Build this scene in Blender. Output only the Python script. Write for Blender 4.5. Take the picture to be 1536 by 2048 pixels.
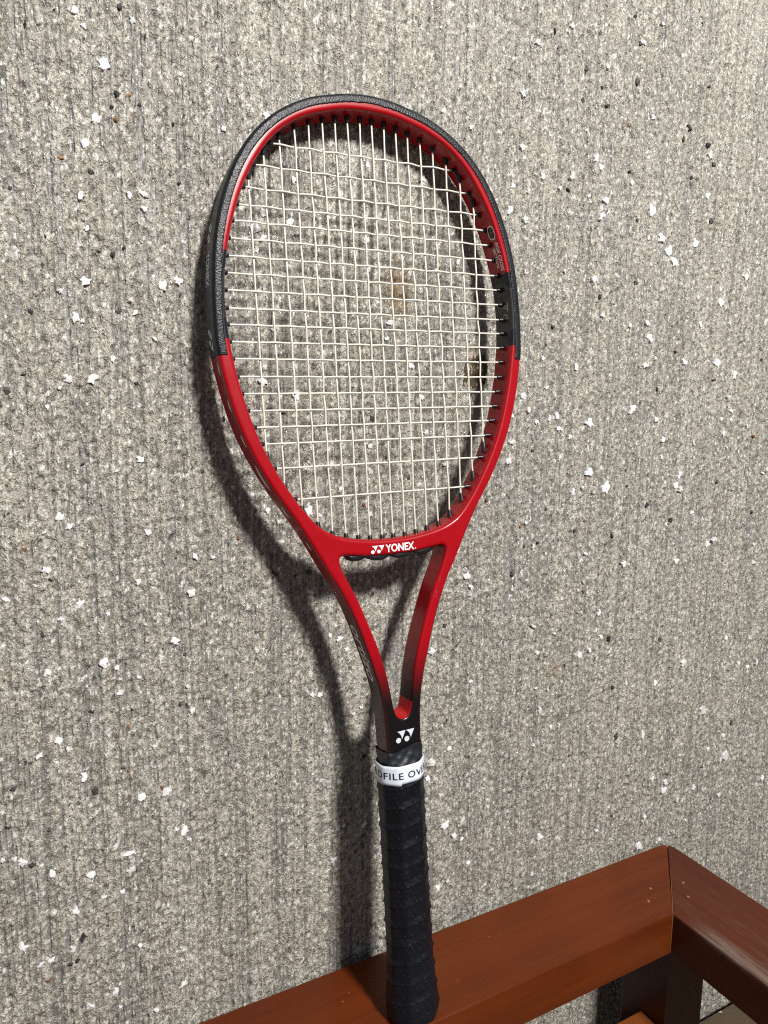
import bpy, bmesh, math, random
import numpy as np
from mathutils import Matrix, Vector

for o_ in list(bpy.data.objects):
    bpy.data.objects.remove(o_)
scene = bpy.context.scene
col = scene.collection
R = math.radians
random.seed(7)
rng = np.random.default_rng(11)

# ------------------------------------------------------------------ camera
cam_d = bpy.data.cameras.new("camera")
cam = bpy.data.objects.new("camera", cam_d)
col.objects.link(cam)
cam_d.sensor_fit = 'VERTICAL'
cam_d.sensor_height = 36.0
cam_d.lens = 1450 / 2048 * 36.0
cam_d.clip_start = 0.01
cam_d.clip_end = 100
CAMROT = Matrix(((0.88389, -0.46758, 0.01074), (-0.05988, -0.13592, -0.98891), (0.46385, 0.87344, -0.14814)))
right, up, back = CAMROT[0], -CAMROT[1], -CAMROT[2]
m4 = Matrix((right, up, back)).transposed().to_4x4()
m4.translation = Vector((-0.25597, -0.50174, 0.47061))
cam.matrix_world = m4
scene.camera = cam
scene.cycles.use_denoising = False
scene.cycles.filter_width = 1.15
scene.cycles.max_bounces = 5
scene.cycles.diffuse_bounces = 3
scene.cycles.glossy_bounces = 3
scene.cycles.caustics_reflective = False
scene.render.resolution_x, scene.render.resolution_y = 768, 1024

# ------------------------------------------------------------------ light
world = bpy.data.worlds.new("World")
scene.world = world
world.use_nodes = True
bg = world.node_tree.nodes["Background"]
bg.inputs[0].default_value = (0.80, 0.88, 1.0, 1)
bg.inputs[1].default_value = 0.20

ld = bpy.data.lights.new("ceiling_lamp", 'AREA')
ld.shape = 'DISK'
ld.size = 0.29
ld.energy = 86
ld.color = (1.0, 0.965, 0.91)
lamp = bpy.data.objects.new("ceiling_lamp", ld)
col.objects.link(lamp)
lamp.location = (0.244, -1.8, 1.777)
lamp.rotation_euler = (Vector((0.05, 0, 0.40)) - Vector(lamp.location)).to_track_quat('-Z', 'Y').to_euler()

vs = scene.view_settings
vs.view_transform = 'Standard'
vs.look = 'None'
vs.exposure = 0.0
vs.gamma = 1.0
vs.use_curve_mapping = False

# ------------------------------------------------------------------ helpers
def mesh_obj(name, verts, faces, mat=None, parent=None, smooth=False):
    me = bpy.data.meshes.new(name)
    me.from_pydata([tuple(map(float, v)) for v in verts], [], [tuple(map(int, f)) for f in faces])
    me.update()
    ob = bpy.data.objects.new(name, me)
    col.objects.link(ob)
    if mat: me.materials.append(mat)
    if parent: ob.parent = parent
    if smooth: me.polygons.foreach_set('use_smooth', [True] * len(me.polygons))
    return ob

def quad_mesh(name, V, Q, mat=None, parent=None, smooth=True):
    """fast path for big numpy quad meshes"""
    me = bpy.data.meshes.new(name)
    nv, nq = len(V), len(Q)
    me.vertices.add(nv)
    me.vertices.foreach_set('co', np.ascontiguousarray(V, dtype=np.float32).ravel())
    me.loops.add(nq * 4)
    me.loops.foreach_set('vertex_index', np.ascontiguousarray(Q, dtype=np.int32).ravel())
    me.polygons.add(nq)
    me.polygons.foreach_set('loop_start', np.arange(0, nq * 4, 4, dtype=np.int32))
    me.polygons.foreach_set('use_smooth', np.full(nq, smooth, dtype=bool))
    me.update(calc_edges=True)
    me.validate()
    ob = bpy.data.objects.new(name, me)
    col.objects.link(ob)
    if mat: me.materials.append(mat)
    if parent: ob.parent = parent
    return ob

def attr(ob, name, vals):
    a = ob.data.attributes.new(name, 'FLOAT', 'POINT')
    a.data.foreach_set('value', np.ascontiguousarray(vals, dtype=np.float32))

class NT:
    """tiny node-tree helper"""
    def __init__(s, name):
        s.mat = bpy.data.materials.new(name)
        s.mat.use_nodes = True
        s.t = s.mat.node_tree
        s.b = s.t.nodes["Principled BSDF"]
    def n(s, typ, **kw):
        nd = s.t.nodes.new(typ)
        for k, v in kw.items(): setattr(nd, k, v)
        return nd
    def l(s, a, b): s.t.links.new(a, b)
    def val(s, sock, v):
        if hasattr(v, 'is_output'): s.l(v, sock)
        else: sock.default_value = v
    def math(s, op, a, b=0.0, c=None, clamp=False):
        nd = s.n('ShaderNodeMath', operation=op, use_clamp=clamp)
        s.val(nd.inputs[0], a); s.val(nd.inputs[1], b)
        if c is not None: s.val(nd.inputs[2], c)
        return nd.outputs[0]
    def mix(s, f, a, b):
        nd = s.n('ShaderNodeMix', data_type='RGBA')
        s.val(nd.inputs[0], f)
        for i, c in ((6, a), (7, b)):
            s.val(nd.inputs[i], c if hasattr(c, 'is_output') else (*c, 1) if len(c) == 3 else c)
        return nd.outputs[2]
    def sstep(s, x, a, b):
        nd = s.n('ShaderNodeMapRange', interpolation_type='SMOOTHSTEP')
        s.val(nd.inputs[0], x); nd.inputs[1].default_value = a; nd.inputs[2].default_value = b
        return nd.outputs[0]
    def ramp(s, f, stops, interp='LINEAR'):
        nd = s.n('ShaderNodeValToRGB')
        nd.color_ramp.interpolation = interp
        e = nd.color_ramp.elements
        while len(e) < len(stops): e.new(0.5)
        for el, (p, c) in zip(e, stops):
            el.position = p; el.color = (*c, 1) if len(c) == 3 else c
        s.l(f, nd.inputs[0])
        return nd.outputs[0]
    def coord(s, scale=(1, 1, 1), loc=(0, 0, 0)):
        tc = s.n('ShaderNodeTexCoord'); mp = s.n('ShaderNodeMapping')
        mp.inputs['Scale'].default_value = scale; mp.inputs['Location'].default_value = loc
        s.l(tc.outputs['Object'], mp.inputs[0])
        return mp.outputs[0]
    def noise(s, vec, scale, detail=3, rough=0.55):
        nd = s.n('ShaderNodeTexNoise')
        nd.inputs['Scale'].default_value = scale; nd.inputs['Detail'].default_value = detail
        nd.inputs['Roughness'].default_value = rough
        s.l(vec, nd.inputs['Vector'])
        return nd.outputs['Fac']
    def vor(s, vec, scale, out='Color', feature='F1'):
        nd = s.n('ShaderNodeTexVoronoi', feature=feature)
        nd.inputs['Scale'].default_value = scale
        s.l(vec, nd.inputs['Vector'])
        return nd.outputs[out]
    def bump(s, h, strength, dist, prev=None):
        nd = s.n('ShaderNodeBump')
        nd.inputs['Strength'].default_value = strength; nd.inputs['Distance'].default_value = dist
        s.l(h, nd.inputs['Height'])
        if prev: s.l(prev, nd.inputs['Normal'])
        return nd.outputs[0]
    def set(s, **kw):
        for k, v in kw.items():
            s.val(s.b.inputs[k.replace('_', ' ')], (*v, 1) if isinstance(v, tuple) and len(v) == 3 else v)
        return s.mat

def simple(name, c, rough=0.5, spec=0.5, var=0.0, vscale=200, coat=0.0):
    t = NT(name)
    if var:
        v = t.coord()
        nz = t.noise(v, vscale)
        cc = t.mix(nz, tuple(x * (1 - var) for x in c), tuple(min(1, x * (1 + var)) for x in c))
        t.l(cc, t.b.inputs['Base Color'])
        t.l(t.math('MULTIPLY_ADD', nz, 0.2, rough - 0.1), t.b.inputs['Roughness'])
    else:
        t.set(Base_Color=c, Roughness=rough)
    t.b.inputs['Specular IOR Level'].default_value = spec
    t.b.inputs['Coat Weight'].default_value = coat
    return t.mat

def tag(o, label, cat):
    o['label'] = label; o['category'] = cat

# ------------------------------------------------------------------ materials
def mat_wall():
    t = NT("concrete")
    v = t.coord()
    a = t.n('ShaderNodeAttribute', attribute_name='trail').outputs['Fac']
    base = t.n('ShaderNodeAttribute', attribute_name='stone').outputs['Color']
    fine = t.noise(t.coord((1, 1, 0.7)), 820, 2, 0.6)
    base = t.mix(t.math('MULTIPLY', t.sstep(fine, 0.47, 0.32), 0.62), base, (0.085, 0.075, 0.065))
    base = t.mix(t.math('MULTIPLY', t.sstep(fine, 0.58, 0.72), 0.70), base, (0.80, 0.78, 0.72))
    # rust stains
    for (x, z, rx, rz, k) in ((0.021, 0.556, 0.016, 0.026, 0.75), (0.195, 0.222, 0.008, 0.010, 0.5), (0.094, 0.500, 0.012, 0.020, 0.6)):
        sv = t.coord((1 / rx, 0.0, 1 / rz), (-x / rx, 0, -z / rz))
        ln = t.n('ShaderNodeVectorMath', operation='LENGTH'); t.l(sv, ln.inputs[0])
        ms = t.math('MULTIPLY', t.sstep(t.math('ADD', ln.outputs['Value'], t.math('MULTIPLY', t.math('SUBTRACT', fine, 0.5), 1.6)), 1.05, 0.2), k)
        base = t.mix(ms, base, (0.22, 0.12, 0.035))
    t.l(base, t.b.inputs['Base Color'])
    t.l(t.math('SUBTRACT', 0.60, t.math('MULTIPLY', t.sstep(fine, 0.50, 0.66), 0.46)), t.b.inputs['Roughness'])
    t.b.inputs['Specular IOR Level'].default_value = 1.0
    h = t.math('MULTIPLY', fine, t.math('SUBTRACT', 1.0, t.math('MULTIPLY', a, 0.7)))
    t.l(t.bump(h, 1.0, 0.0022), t.b.inputs['Normal'])
    return t.mat

def mat_wood(name, along, dark, lite, worn=0.0, rough=0.34):
    t = NT(name)
    sc = {'x': (3, 60, 60), 'y': (60, 3, 60), 'z': (60, 60, 3)}[along]
    v = t.coord(sc)
    n1 = t.noise(v, 1.2, 6, 0.6)
    v2 = t.coord(tuple(s * 4 for s in sc))
    n2 = t.noise(v2, 2.2, 4, 0.7)
    vb = t.coord()
    n3 = t.noise(vb, 7, 3)
    c = t.mix(t.sstep(n1, 0.3, 0.72), dark, lite)
    c = t.mix(t.math('MULTIPLY', t.sstep(n2, 0.52, 0.75), 0.35), c, tuple(x * 0.55 for x in dark))
    c = t.mix(t.math('MULTIPLY', t.sstep(n3, 0.45, 0.75), 0.35), c, tuple(min(1, x * 1.35) for x in lite))
    ro = t.math('MULTIPLY_ADD', n2, 0.18, rough - 0.08)
    if worn:
        # varnish rubbed off in streaks, mostly along the inner arris
        sx = t.n('ShaderNodeSeparateXYZ'); t.l(vb, sx.inputs[0])
        edge = t.sstep(sx.outputs[0], 0.306, 0.271)
        top = t.sstep(sx.outputs[2], 0.0, 0.0038)
        front = t.sstep(sx.outputs[1], -0.095, -0.140)
        st = t.sstep(t.math('ADD', n2, t.math('MULTIPLY', n1, 0.5)), 0.80, 1.02)
        base_w = t.math('MULTIPLY', t.math('MAXIMUM', t.math('MULTIPLY', st, 0.30),
                        t.math('MULTIPLY', t.math('MULTIPLY', edge, front), t.sstep(t.math('ADD', t.math('ADD', t.math('MULTIPLY', n1, 0.6), t.math('MULTIPLY', n2, 0.7)), t.math('MULTIPLY', edge, 0.22)), 0.74, 0.98))), top)
        c = t.mix(t.math('MULTIPLY', base_w, worn), c, (0.20, 0.165, 0.14))
        ro = t.math('ADD', ro, t.math('MULTIPLY', base_w, 0.3))
    t.l(c, t.b.inputs['Base Color'])
    t.l(ro, t.b.inputs['Roughness'])
    t.b.inputs['Specular IOR Level'].default_value = 0.22
    t.l(t.bump(t.math('ADD', n2, n1), 0.14, 0.0006), t.b.inputs['Normal'])
    return t.mat

def mat_frame():
    """gloss red lacquer, fading to black at the throat, black block at the sides of the head"""
    t = NT("racket_lacquer")
    tc = t.coord()
    sp = t.n('ShaderNodeSeparateXYZ'); t.l(tc, sp.inputs[0])
    x, y, z = sp.outputs
    dh = t.n('ShaderNodeAttribute', attribute_name='hole').outputs['Fac']
    nz = t.noise(tc, 300, 2)
    c = t.mix(nz, (0.30, 0.001, 0.005), (0.35, 0.002, 0.008))
    c = t.mix(t.sstep(z, 0.304, 0.254), c, (0.006, 0.005, 0.006))
    cap = t.math('MULTIPLY', t.sstep(dh, 0.5, 0.3), t.math('LESS_THAN', z, 0.2555))
    c = t.mix(cap, c, (0.50, 0.006, 0.010))
    band = t.math('MULTIPLY', t.math('GREATER_THAN', z, 0.517), t.math('LESS_THAN', z, 0.5725))
    c = t.mix(band, c, (0.008, 0.009, 0.013))
    ax = t.math('ABSOLUTE', x)
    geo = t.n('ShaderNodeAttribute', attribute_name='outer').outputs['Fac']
    arm = t.math('MULTIPLY', t.sstep(geo, 1.6, 0.9), t.sstep(z, 0.370, 0.300))  # shade on the arms' outer sides, put into the lacquer colour
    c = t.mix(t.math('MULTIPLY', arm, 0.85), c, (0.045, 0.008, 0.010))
    # grey weave panel inside the black block, ends curved
    zz = t.math('ABSOLUTE', t.math('SUBTRACT', z, 0.5452))
    yy = t.math('MULTIPLY', t.math('MULTIPLY', y, y), 40.0)
    pan = t.math('LESS_THAN', t.math('ADD', zz, yy), 0.0205)
    wv = t.n('ShaderNodeTexChecker'); t.l(t.coord((1, 1, 1)), wv.inputs[0]); wv.inputs['Scale'].default_value = 1400
    pc = t.mix(wv.outputs['Fac'], (0.018, 0.017, 0.016), (0.040, 0.037, 0.034))
    c = t.mix(pan, c, pc)
    # knocks in the paint
    ch = t.noise(tc, 70, 6, 0.7)
    chip = t.math('MULTIPLY', t.sstep(ch, 0.715, 0.73), t.math('LESS_THAN', z, 0.50))
    c = t.mix(chip, c, (0.16, 0.13, 0.13))
    t.l(c, t.b.inputs['Base Color'])
    t.l(t.math('MULTIPLY_ADD', t.noise(tc, 60, 4), 0.14, 0.22), t.b.inputs['Roughness'])
    t.b.inputs['Specular IOR Level'].default_value = 0.32
    t.b.inputs['Coat Weight'].default_value = 0.12
    t.b.inputs['Coat Roughness'].default_value = 0.06
    t.l(t.bump(t.noise(tc, 220, 2), 0.03, 0.0005), t.b.inputs['Normal'])
    return t.mat

def mat_bumper():
    t = NT("bumper_plastic")
    v = t.coord()
    n = t.vor(v, 900, 'Distance')
    m = t.noise(v, 40, 4)
    t.l(t.mix(m, (0.004, 0.005, 0.008), (0.011, 0.013, 0.018)), t.b.inputs['Base Color'])
    t.l(t.math('MULTIPLY_ADD', m, 0.3, 0.26), t.b.inputs['Roughness'])
    t.b.inputs['Specular IOR Level'].default_value = 0.32
    t.l(t.bump(n, 0.28, 0.0006), t.b.inputs['Normal'])
    return t.mat

def mat_grip():
    t = NT("overgrip")
    uv = t.n('ShaderNodeUVMap').outputs[0]
    sp = t.n('ShaderNodeSeparateXYZ'); t.l(uv, sp.inputs[0])
    # perforation rows: staggered dot grid in wrap coordinates (mm)
    fx = t.math('DIVIDE', sp.outputs[0], 4.4)
    fy = t.math('DIVIDE', sp.outputs[1], 3.4)
    row = t.math('FLOOR', fy)
    fx = t.math('ADD', fx, t.math('MULTIPLY', row, 0.37))
    dx = t.math('MULTIPLY', t.math('SUBTRACT', t.math('FRACT', fx), 0.5), 4.4)
    dy = t.math('MULTIPLY', t.math('SUBTRACT', t.math('FRACT', fy), 0.5), 3.4)
    dd = t.math('SQRT', t.math('ADD', t.math('MULTIPLY', dx, dx), t.math('MULTIPLY', dy, dy)))
    hole = t.sstep(dd, 0.42, 0.26)
    v = t.coord()
    n = t.noise(v, 70, 5, 0.6)
    c = t.mix(n, (0.0025, 0.003, 0.005), (0.007, 0.008, 0.013))
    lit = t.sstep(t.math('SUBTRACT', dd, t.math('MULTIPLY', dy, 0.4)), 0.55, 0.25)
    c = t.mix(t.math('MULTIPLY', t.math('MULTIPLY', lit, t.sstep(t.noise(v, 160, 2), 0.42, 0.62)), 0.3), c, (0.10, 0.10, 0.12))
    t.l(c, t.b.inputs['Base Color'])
    t.l(t.math('MULTIPLY_ADD', n, 0.25, 0.30), t.b.inputs['Roughness'])
    t.b.inputs['Specular IOR Level'].default_value = 0.30
    h = t.math('SUBTRACT', t.math('MULTIPLY', t.noise(v, 260, 4), 0.5), hole)
    t.l(t.bump(h, 0.3, 0.0006), t.b.inputs['Normal'])
    return t.mat

def mat_string():
    t = NT("string_gut")
    v = t.coord()
    n = t.noise(v, 120, 3)
    t.l(t.mix(n, (0.62, 0.60, 0.52), (0.79, 0.78, 0.71)), t.b.inputs['Base Color'])
    t.b.inputs['Roughness'].default_value = 0.33
    t.b.inputs['Subsurface Weight'].default_value = 0.0
    return t.mat

def mat_chip(name, a, b, rough):
    t = NT(name)
    v = t.coord()
    oi = t.n('ShaderNodeObjectInfo')
    n = t.noise(v, 3.2, 4, 0.75)
    rv = oi.outputs['Random']
    c = t.mix(t.sstep(t.math('ADD', t.math('MULTIPLY', rv, 0.35), t.math('MULTIPLY', n, 0.65)), 0.25, 0.62), a, b)
    t.l(c, t.b.inputs['Base Color'])
    t.b.inputs['Roughness'].default_value = rough
    return t.mat

def mat_ground():
    t = NT("brown_ground")
    v = t.coord()
    n = t.noise(v, 22, 6, 0.65)
    g = t.n('ShaderNodeSeparateColor'); t.l(t.vor(v, 180), g.inputs[0])
    c = t.mix(n, (0.060, 0.040, 0.022), (0.105, 0.073, 0.042))
    c = t.mix(t.sstep(g.outputs[0], 0.95, 0.97), c, (0.5, 0.48, 0.44))
    t.l(c, t.b.inputs['Base Color'])
    t.b.inputs['Roughness'].default_value = 0.75
    t.l(t.bump(t.noise(v, 300, 4), 0.6, 0.002), t.b.inputs['Normal'])
    return t.mat

# ================================================================== SETTING
# ------------------------------------------------------------------ ground
ZG = -0.246
gv = []
ground = mesh_obj("ground", [(-4, -5, ZG), (4, -5, ZG), (4, -0.012, ZG), (-4, -0.012, ZG),
                             (-4, -0.012, ZG - 0.06), (4, -0.012, ZG - 0.06), (-4, 0.1, ZG - 0.06), (4, 0.1, ZG - 0.06)],
                  [(0, 1, 2, 3), (3, 2, 5, 4), (4, 5, 7, 6)], mat_ground())
ground['kind'] = 'structure'

# ------------------------------------------------------------------ concrete wall: real relief, 1.3 mm grid where it is seen
YW = 0.0012
sx_, sz_ = 0.0008, 0.0014
xd = np.arange(-0.345, 0.625, sx_); zd = np.arange(-0.32, 0.90, sz_)
nz_, nx_ = len(zd), len(xd)
fz_ = np.fft.fftfreq(nz_)[:, None] / (sz_ * 1000); fx_ = np.fft.rfftfreq(nx_)[None, :] / (sx_ * 1000)
def F(lz, lx, seed):
    """unit-variance noise with correlation lengths in mm"""
    g = np.random.default_rng(seed).standard_normal((nz_, nx_))
    o = np.fft.irfft2(np.fft.rfft2(g) * np.exp(-2 * np.pi ** 2 * ((fz_ * lz) ** 2 + (fx_ * lx) ** 2)), s=(nz_, nx_))
    return o / o.std()
patch = 1 / (1 + np.exp(-1.4 * F(60, 50, 1)))               # where the drag marks are strong
strip = F(30, 0.55, 2) * 0.7 + F(80, 0.7, 3) * 0.65          # fine vertical ribs left by dragging
wob = np.clip(0.62 + 0.5 * F(2.2, 0.9, 15), 0.0, 1)
trail = np.clip((F(34, 0.5, 4) * 0.85 + F(90, 0.55, 14) * 0.7 + 0.9 * (patch - 0.5) - 0.78) * 2.4, 0, 1) * wob
# individual drag lines: thin, long, slightly wandering
r_l = np.random.default_rng(77)
lx = np.arange(-360, 640, 0.1); prof = np.zeros_like(lx); q_ = -358.0
while q_ < 636:
    w_, a_ = r_l.uniform(0.38, 0.85), r_l.uniform(0.45, 1.0)
    prof = np.maximum(prof, a_ * np.exp(-((lx - q_) / w_) ** 4))
    q_ += r_l.choice([3.2, 4.5, 5.5, 7, 9, 12]) * r_l.uniform(0.8, 1.2)
xw = xd[None, :] * 1000 + 1.1 * F(45, 40, 51) + 0.25 * F(6, 5, 52)
drag = np.interp(xw, lx, prof) * np.clip(0.55 + 0.55 * F(16, 2.0, 53), 0, 1)
gr1, gr2, gr3 = F(0.65, 0.55, 5), F(1.05, 1.0, 6), F(2.2, 2.2, 16)
pits = np.clip(F(1.15, 1.05, 7) - 1.7, 0, 1.3)
pits2 = np.clip(F(1.6, 1.4, 9) - 2.4, 0, 1.1)
rough = (1 - 0.8 * trail) * (0.85 + 0.3 * patch)
h = (gr1 * 0.40 + gr2 * 0.42 + gr3 * 0.12) * rough + strip * 0.30 * (0.5 + 0.8 * patch) + F(14, 11, 8) * 0.2 - 0.35 * trail - 0.75 * drag - 1.2 * pits - 1.9 * pits2   # mm, out of the wall
h = np.clip(h, -2.8, 1.5)
# colour of the matrix and its sand, per vertex
C = np.empty((nz_, nx_, 3))
tone = F(40, 35, 21)[..., None] * 0.5 + F(9, 8, 22)[..., None] * 0.5
C[:] = np.array([0.435, 0.405, 0.345]) * (1 + 0.05 * tone)
def blend(mask, c):
    C[:] = C * (1 - mask[..., None]) + np.array(c) * mask[..., None]
ss = lambda x, a, b: np.clip((x - a) / (b - a), 0, 1)
sa, sb, sc_, sd, se = F(0.7, 0.5, 31), F(0.9, 0.75, 32), F(0.8, 0.6, 33), F(1.25, 1.1, 34), F(2.6, 2.3, 35)
blend(0.40 * ss(-se, 1.2, 1.5), (0.50, 0.49, 0.47))
blend(0.38 * ss(se, 1.5, 1.8), (0.40, 0.34, 0.25))
blend(0.42 * ss(sd, 0.9, 1.2), (0.60, 0.56, 0.48))
blend(0.45 * ss(-sd, 1.0, 1.4), (0.26, 0.24, 0.215))
blend(0.85 * ss(sa, 0.8, 1.5), (0.84, 0.81, 0.74))  # cream sand grains, brightened so they also paint in the sparkle
blend(0.80 * ss(-sa, 0.7, 1.5), (0.13, 0.115, 0.097))
blend(0.70 * ss(-strip, 0.55, 1.3), (0.20, 0.19, 0.178))
blend(0.45 * ss(strip, 0.8, 1.6), (0.68, 0.66, 0.605))
blend(0.80 * drag, (0.185, 0.182, 0.182))
blend(0.80 * trail, (0.215, 0.213, 0.218))
blend(0.95 * ss(sc_, 1.75, 2.05), (0.90, 0.90, 0.88))
blend(0.95 * ss(F(1.3, 1.05, 36), 2.2, 2.45), (0.90, 0.90, 0.89))
blend(0.92 * ss(sb, 1.95, 2.2), (0.03, 0.03, 0.036))
blend(0.80 * ss(-sb, 2.4, 2.6), (0.13, 0.062, 0.03))
blend(0.6 * ss(-gr2, 1.1, 2.0), (0.13, 0.115, 0.097))
xs = np.concatenate([np.linspace(-4, -0.36, 40), xd, np.linspace(0.64, 4, 40)])
zs = np.concatenate([np.linspace(-0.50, -0.335, 6), zd, np.linspace(0.92, 3.4, 30)])
Hh = np.zeros((len(zs), len(xs))); Tt = np.zeros_like(Hh)
CC = np.ones((len(zs), len(xs), 4)); CC[..., :3] = (0.42, 0.40, 0.36)
CC[6:6 + nz_, 40:40 + nx_, :3] = C
Hh[6:6 + nz_, 40:40 + nx_] = h; Tt[6:6 + nz_, 40:40 + nx_] = trail
XX, ZZ = np.meshgrid(xs, zs)
V = np.stack([XX.ravel(), YW - Hh.ravel() * 0.001, ZZ.ravel()], 1)
nxs, nzs = len(xs), len(zs)
idx = np.arange(nxs * nzs).reshape(nzs, nxs)
Q = np.stack([idx[:-1, :-1], idx[:-1, 1:], idx[1:, 1:], idx[1:, :-1]], -1).reshape(-1, 4)
wall = quad_mesh("concrete_wall", V, Q, mat_wall())
attr(wall, 'trail', Tt.ravel())
CC[..., :3] *= (0.90, 0.90, 0.885)
ca = wall.data.attributes.new('stone', 'FLOAT_COLOR', 'POINT')
ca.data.foreach_set('color', CC.astype(np.float32).ravel())
tag(wall, "grey drag-finished concrete wall with white stone chips behind the racket", "wall")

def chip_mesh(name, mat, seed):
    r = np.random.default_rng(seed)
    n = 11
    k = r.uniform(0.45, 1.0)
    an = np.sort((np.arange(n) + r.uniform(-0.35, 0.35, n)) / n * 2 * math.pi)
    r0 = 0.5 * r.uniform(0.45, 1.0, n)
    r0[r.integers(0, n)] *= 0.6
    ring0 = [(q * math.cos(a), 0.5, q * math.sin(a) * k) for a, q in zip(an, r0)]
    ring1 = [(q * 0.88 * math.cos(a), -r.uniform(0.0, 0.12), q * 0.88 * math.sin(a) * k) for a, q in zip(an, r0)]
    top = [(r.uniform(-.12, .12), -r.uniform(0.12, 0.26), r.uniform(-.1, .1))]
    V_ = ring0 + ring1 + top
    F_ = [(i, (i + 1) % n, n + (i + 1) % n, n + i) for i in range(n)] + [(n + i, n + (i + 1) % n, 2 * n) for i in range(n)]
    me = bpy.data.meshes.new(name)
    me.from_pydata(V_, [], F_)
    me.materials.append(mat)
    return me
white = mat_chip("white_stone", (0.56, 0.555, 0.55), (0.86, 0.87, 0.89), 0.5)
darkm = mat_chip("dark_stone", (0.010, 0.011, 0.016), (0.055, 0.052, 0.052), 0.55)
brown = mat_chip("brown_stone", (0.075, 0.028, 0.010), (0.24, 0.11, 0.035), 0.55)
CH = {'white_stone_chip': (white, "-196,692 -201,700 -168,702 -185,673 -139,677 -192,641 -199,626 -202,595 -174,599 -165,601 -165,592 -200,576 -202,544 -217,537 -155,545 -145,549 -209,522 -205,520 -173,527 -161,511 -188,497 -220,478 -201,484 -215,484 -228,466 -189,425 -173,432 -225,397 -219,390 -234,387 -170,383 -139,363 -234,363 -178,349 -258,346 -215,338 -227,329 -198,329 -142,337 -155,304 -237,294 -202,295 -194,291 -180,281 -147,269 -193,272 -144,250 -233,246 -227,239 -245,238 -235,231 -218,217 -215,195 -181,193 -163,192 -171,228 -158,161 -152,158 -149,150 -192,152 -270,171 -259,166 -241,152 -217,144 -210,124 -191,139 -197,124 -228,119 -166,103 -172,89 -262,104 -231,92 -187,77 -252,87 -205,47 -221,42 -202,33 -177,21 -157,34 -245,88 130,780 181,779 146,759 284,804 261,784 222,757 133,718 279,726 202,702 134,679 214,682 221,676 188,664 156,658 258,668 357,707 142,645 176,652 208,650 228,649 224,635 139,622 284,648 357,670 300,625 344,626 310,616 318,605 185,585 219,581 422,601 388,573 231,551 266,544 288,548 292,535 360,551 342,514 389,514 203,505 301,516 289,509 171,486 147,478 416,503 411,481 165,511 152,466 175,459 184,462 161,456 187,450 222,455 200,442 276,468 308,458 416,467 403,458 444,451 407,443 414,429 319,439 363,435 189,424 319,421 346,403 349,388 342,393 217,396 247,394 206,392 232,391 224,409 369,363 477,400 396,328 406,332 474,321 226,333 276,318 351,314 475,301 225,305 247,273 244,256 251,248 237,236 226,234 167,270 192,260 173,244 439,219 373,201 464,186 480,179 495,183 174,209 188,205 290,193 333,186 179,187 193,167 203,167 173,153 319,132 448,104 411,140 337,79 359,68 404,51 449,31 357,61 379,44 456,77 447,74 423,93 261,41 186,55 329,37 355,3 324,4 527,33 -108,667 -112,649 -82,662 -63,624 -6,642 -92,588 -86,599 -66,596 -61,589 -91,575 -86,583 -6,590 -80,521 59,692 84,684 135,678 104,640 142,645 124,628 140,622 126,647 142,581 -6,643 51,620 41,640 75,582 55,574 15,532 12,520 156,659 -62,476 -88,485 -41,506 -112,436 -103,435 -98,404 -85,392 -77,383 -76,367 -126,361 -139,363 -27,405 -2,438 -44,386 -53,390 -2,418 -1,384 -77,348 12,520 44,476 49,448 68,421 43,406 -1,385 146,478 152,466 134,461 162,456 135,439 132,423 33,500 153,367 93,325 96,315 -2,438 163,345 -36,290 -28,287 -21,277 -51,245 -44,243 -8,226 -22,214 -28,252 -15,222 92,325 97,315 59,263 99,229 79,170 62,161 62,160 70,128 57,148 95,98 76,98 86,85 95,79 103,53 80,43 70,39 -5,121 -23,126 -32,98"),
      'dark_stone_chip': (darkm, "-212,697 -175,708 -228,686 -221,687 -161,694 -165,654 -179,658 -182,650 -145,646 -241,594 -196,610 -142,611 -193,563 -185,562 -178,567 -176,533 -183,528 -234,524 -224,568 -174,482 -240,486 -250,476 -209,430 -152,363 -232,356 -238,320 -163,299 -148,293 -185,259 -211,262 -192,217 -261,219 -253,235 -211,203 -266,192 -242,184 -209,160 -253,162 -229,81 -233,80 163,771 167,759 199,750 251,803 334,816 258,752 217,739 196,725 350,766 225,726 326,726 354,715 364,700 334,683 255,677 365,648 185,652 175,538 228,567 270,583 308,487 267,637 275,395 272,410 259,347 211,356 404,393 464,358 303,375 272,192 207,226 262,244 334,233 281,138 219,132 415,74 461,116 153,346 168,348 339,357 -116,459 -83,466 -72,463 -54,343 -80,344 0,459 12,429 -132,423 12,429 33,412 58,424 95,473 158,431 115,356 141,321 -54,342 84,264 71,284 -41,196 -5,182 75,198 -5,249 -225,97"),
      'brown_stone_chip': (brown, "-213,615 -180,643 -172,658 -245,377 -188,247 -189,214 -167,196 -255,97 -248,73 -208,110 -152,256 251,715 320,715 329,523 459,521 387,498 223,364 226,296 158,432 456,440 282,51 147,364 -107,373 -7,392 -7,392 110,390 92,500 32,301 -256,276 -196,241")}
xi0, zi0 = xd[0], zd[0]
def wall_h(x, z):
    i = int(np.clip((z - zi0) / sz_, 0, nz_ - 1)); j = int(np.clip((x - xi0) / sx_, 0, nx_ - 1))
    return np.percentile(h[max(0, i - 2):i + 3, max(0, j - 3):j + 4], 80) * 0.001
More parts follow.
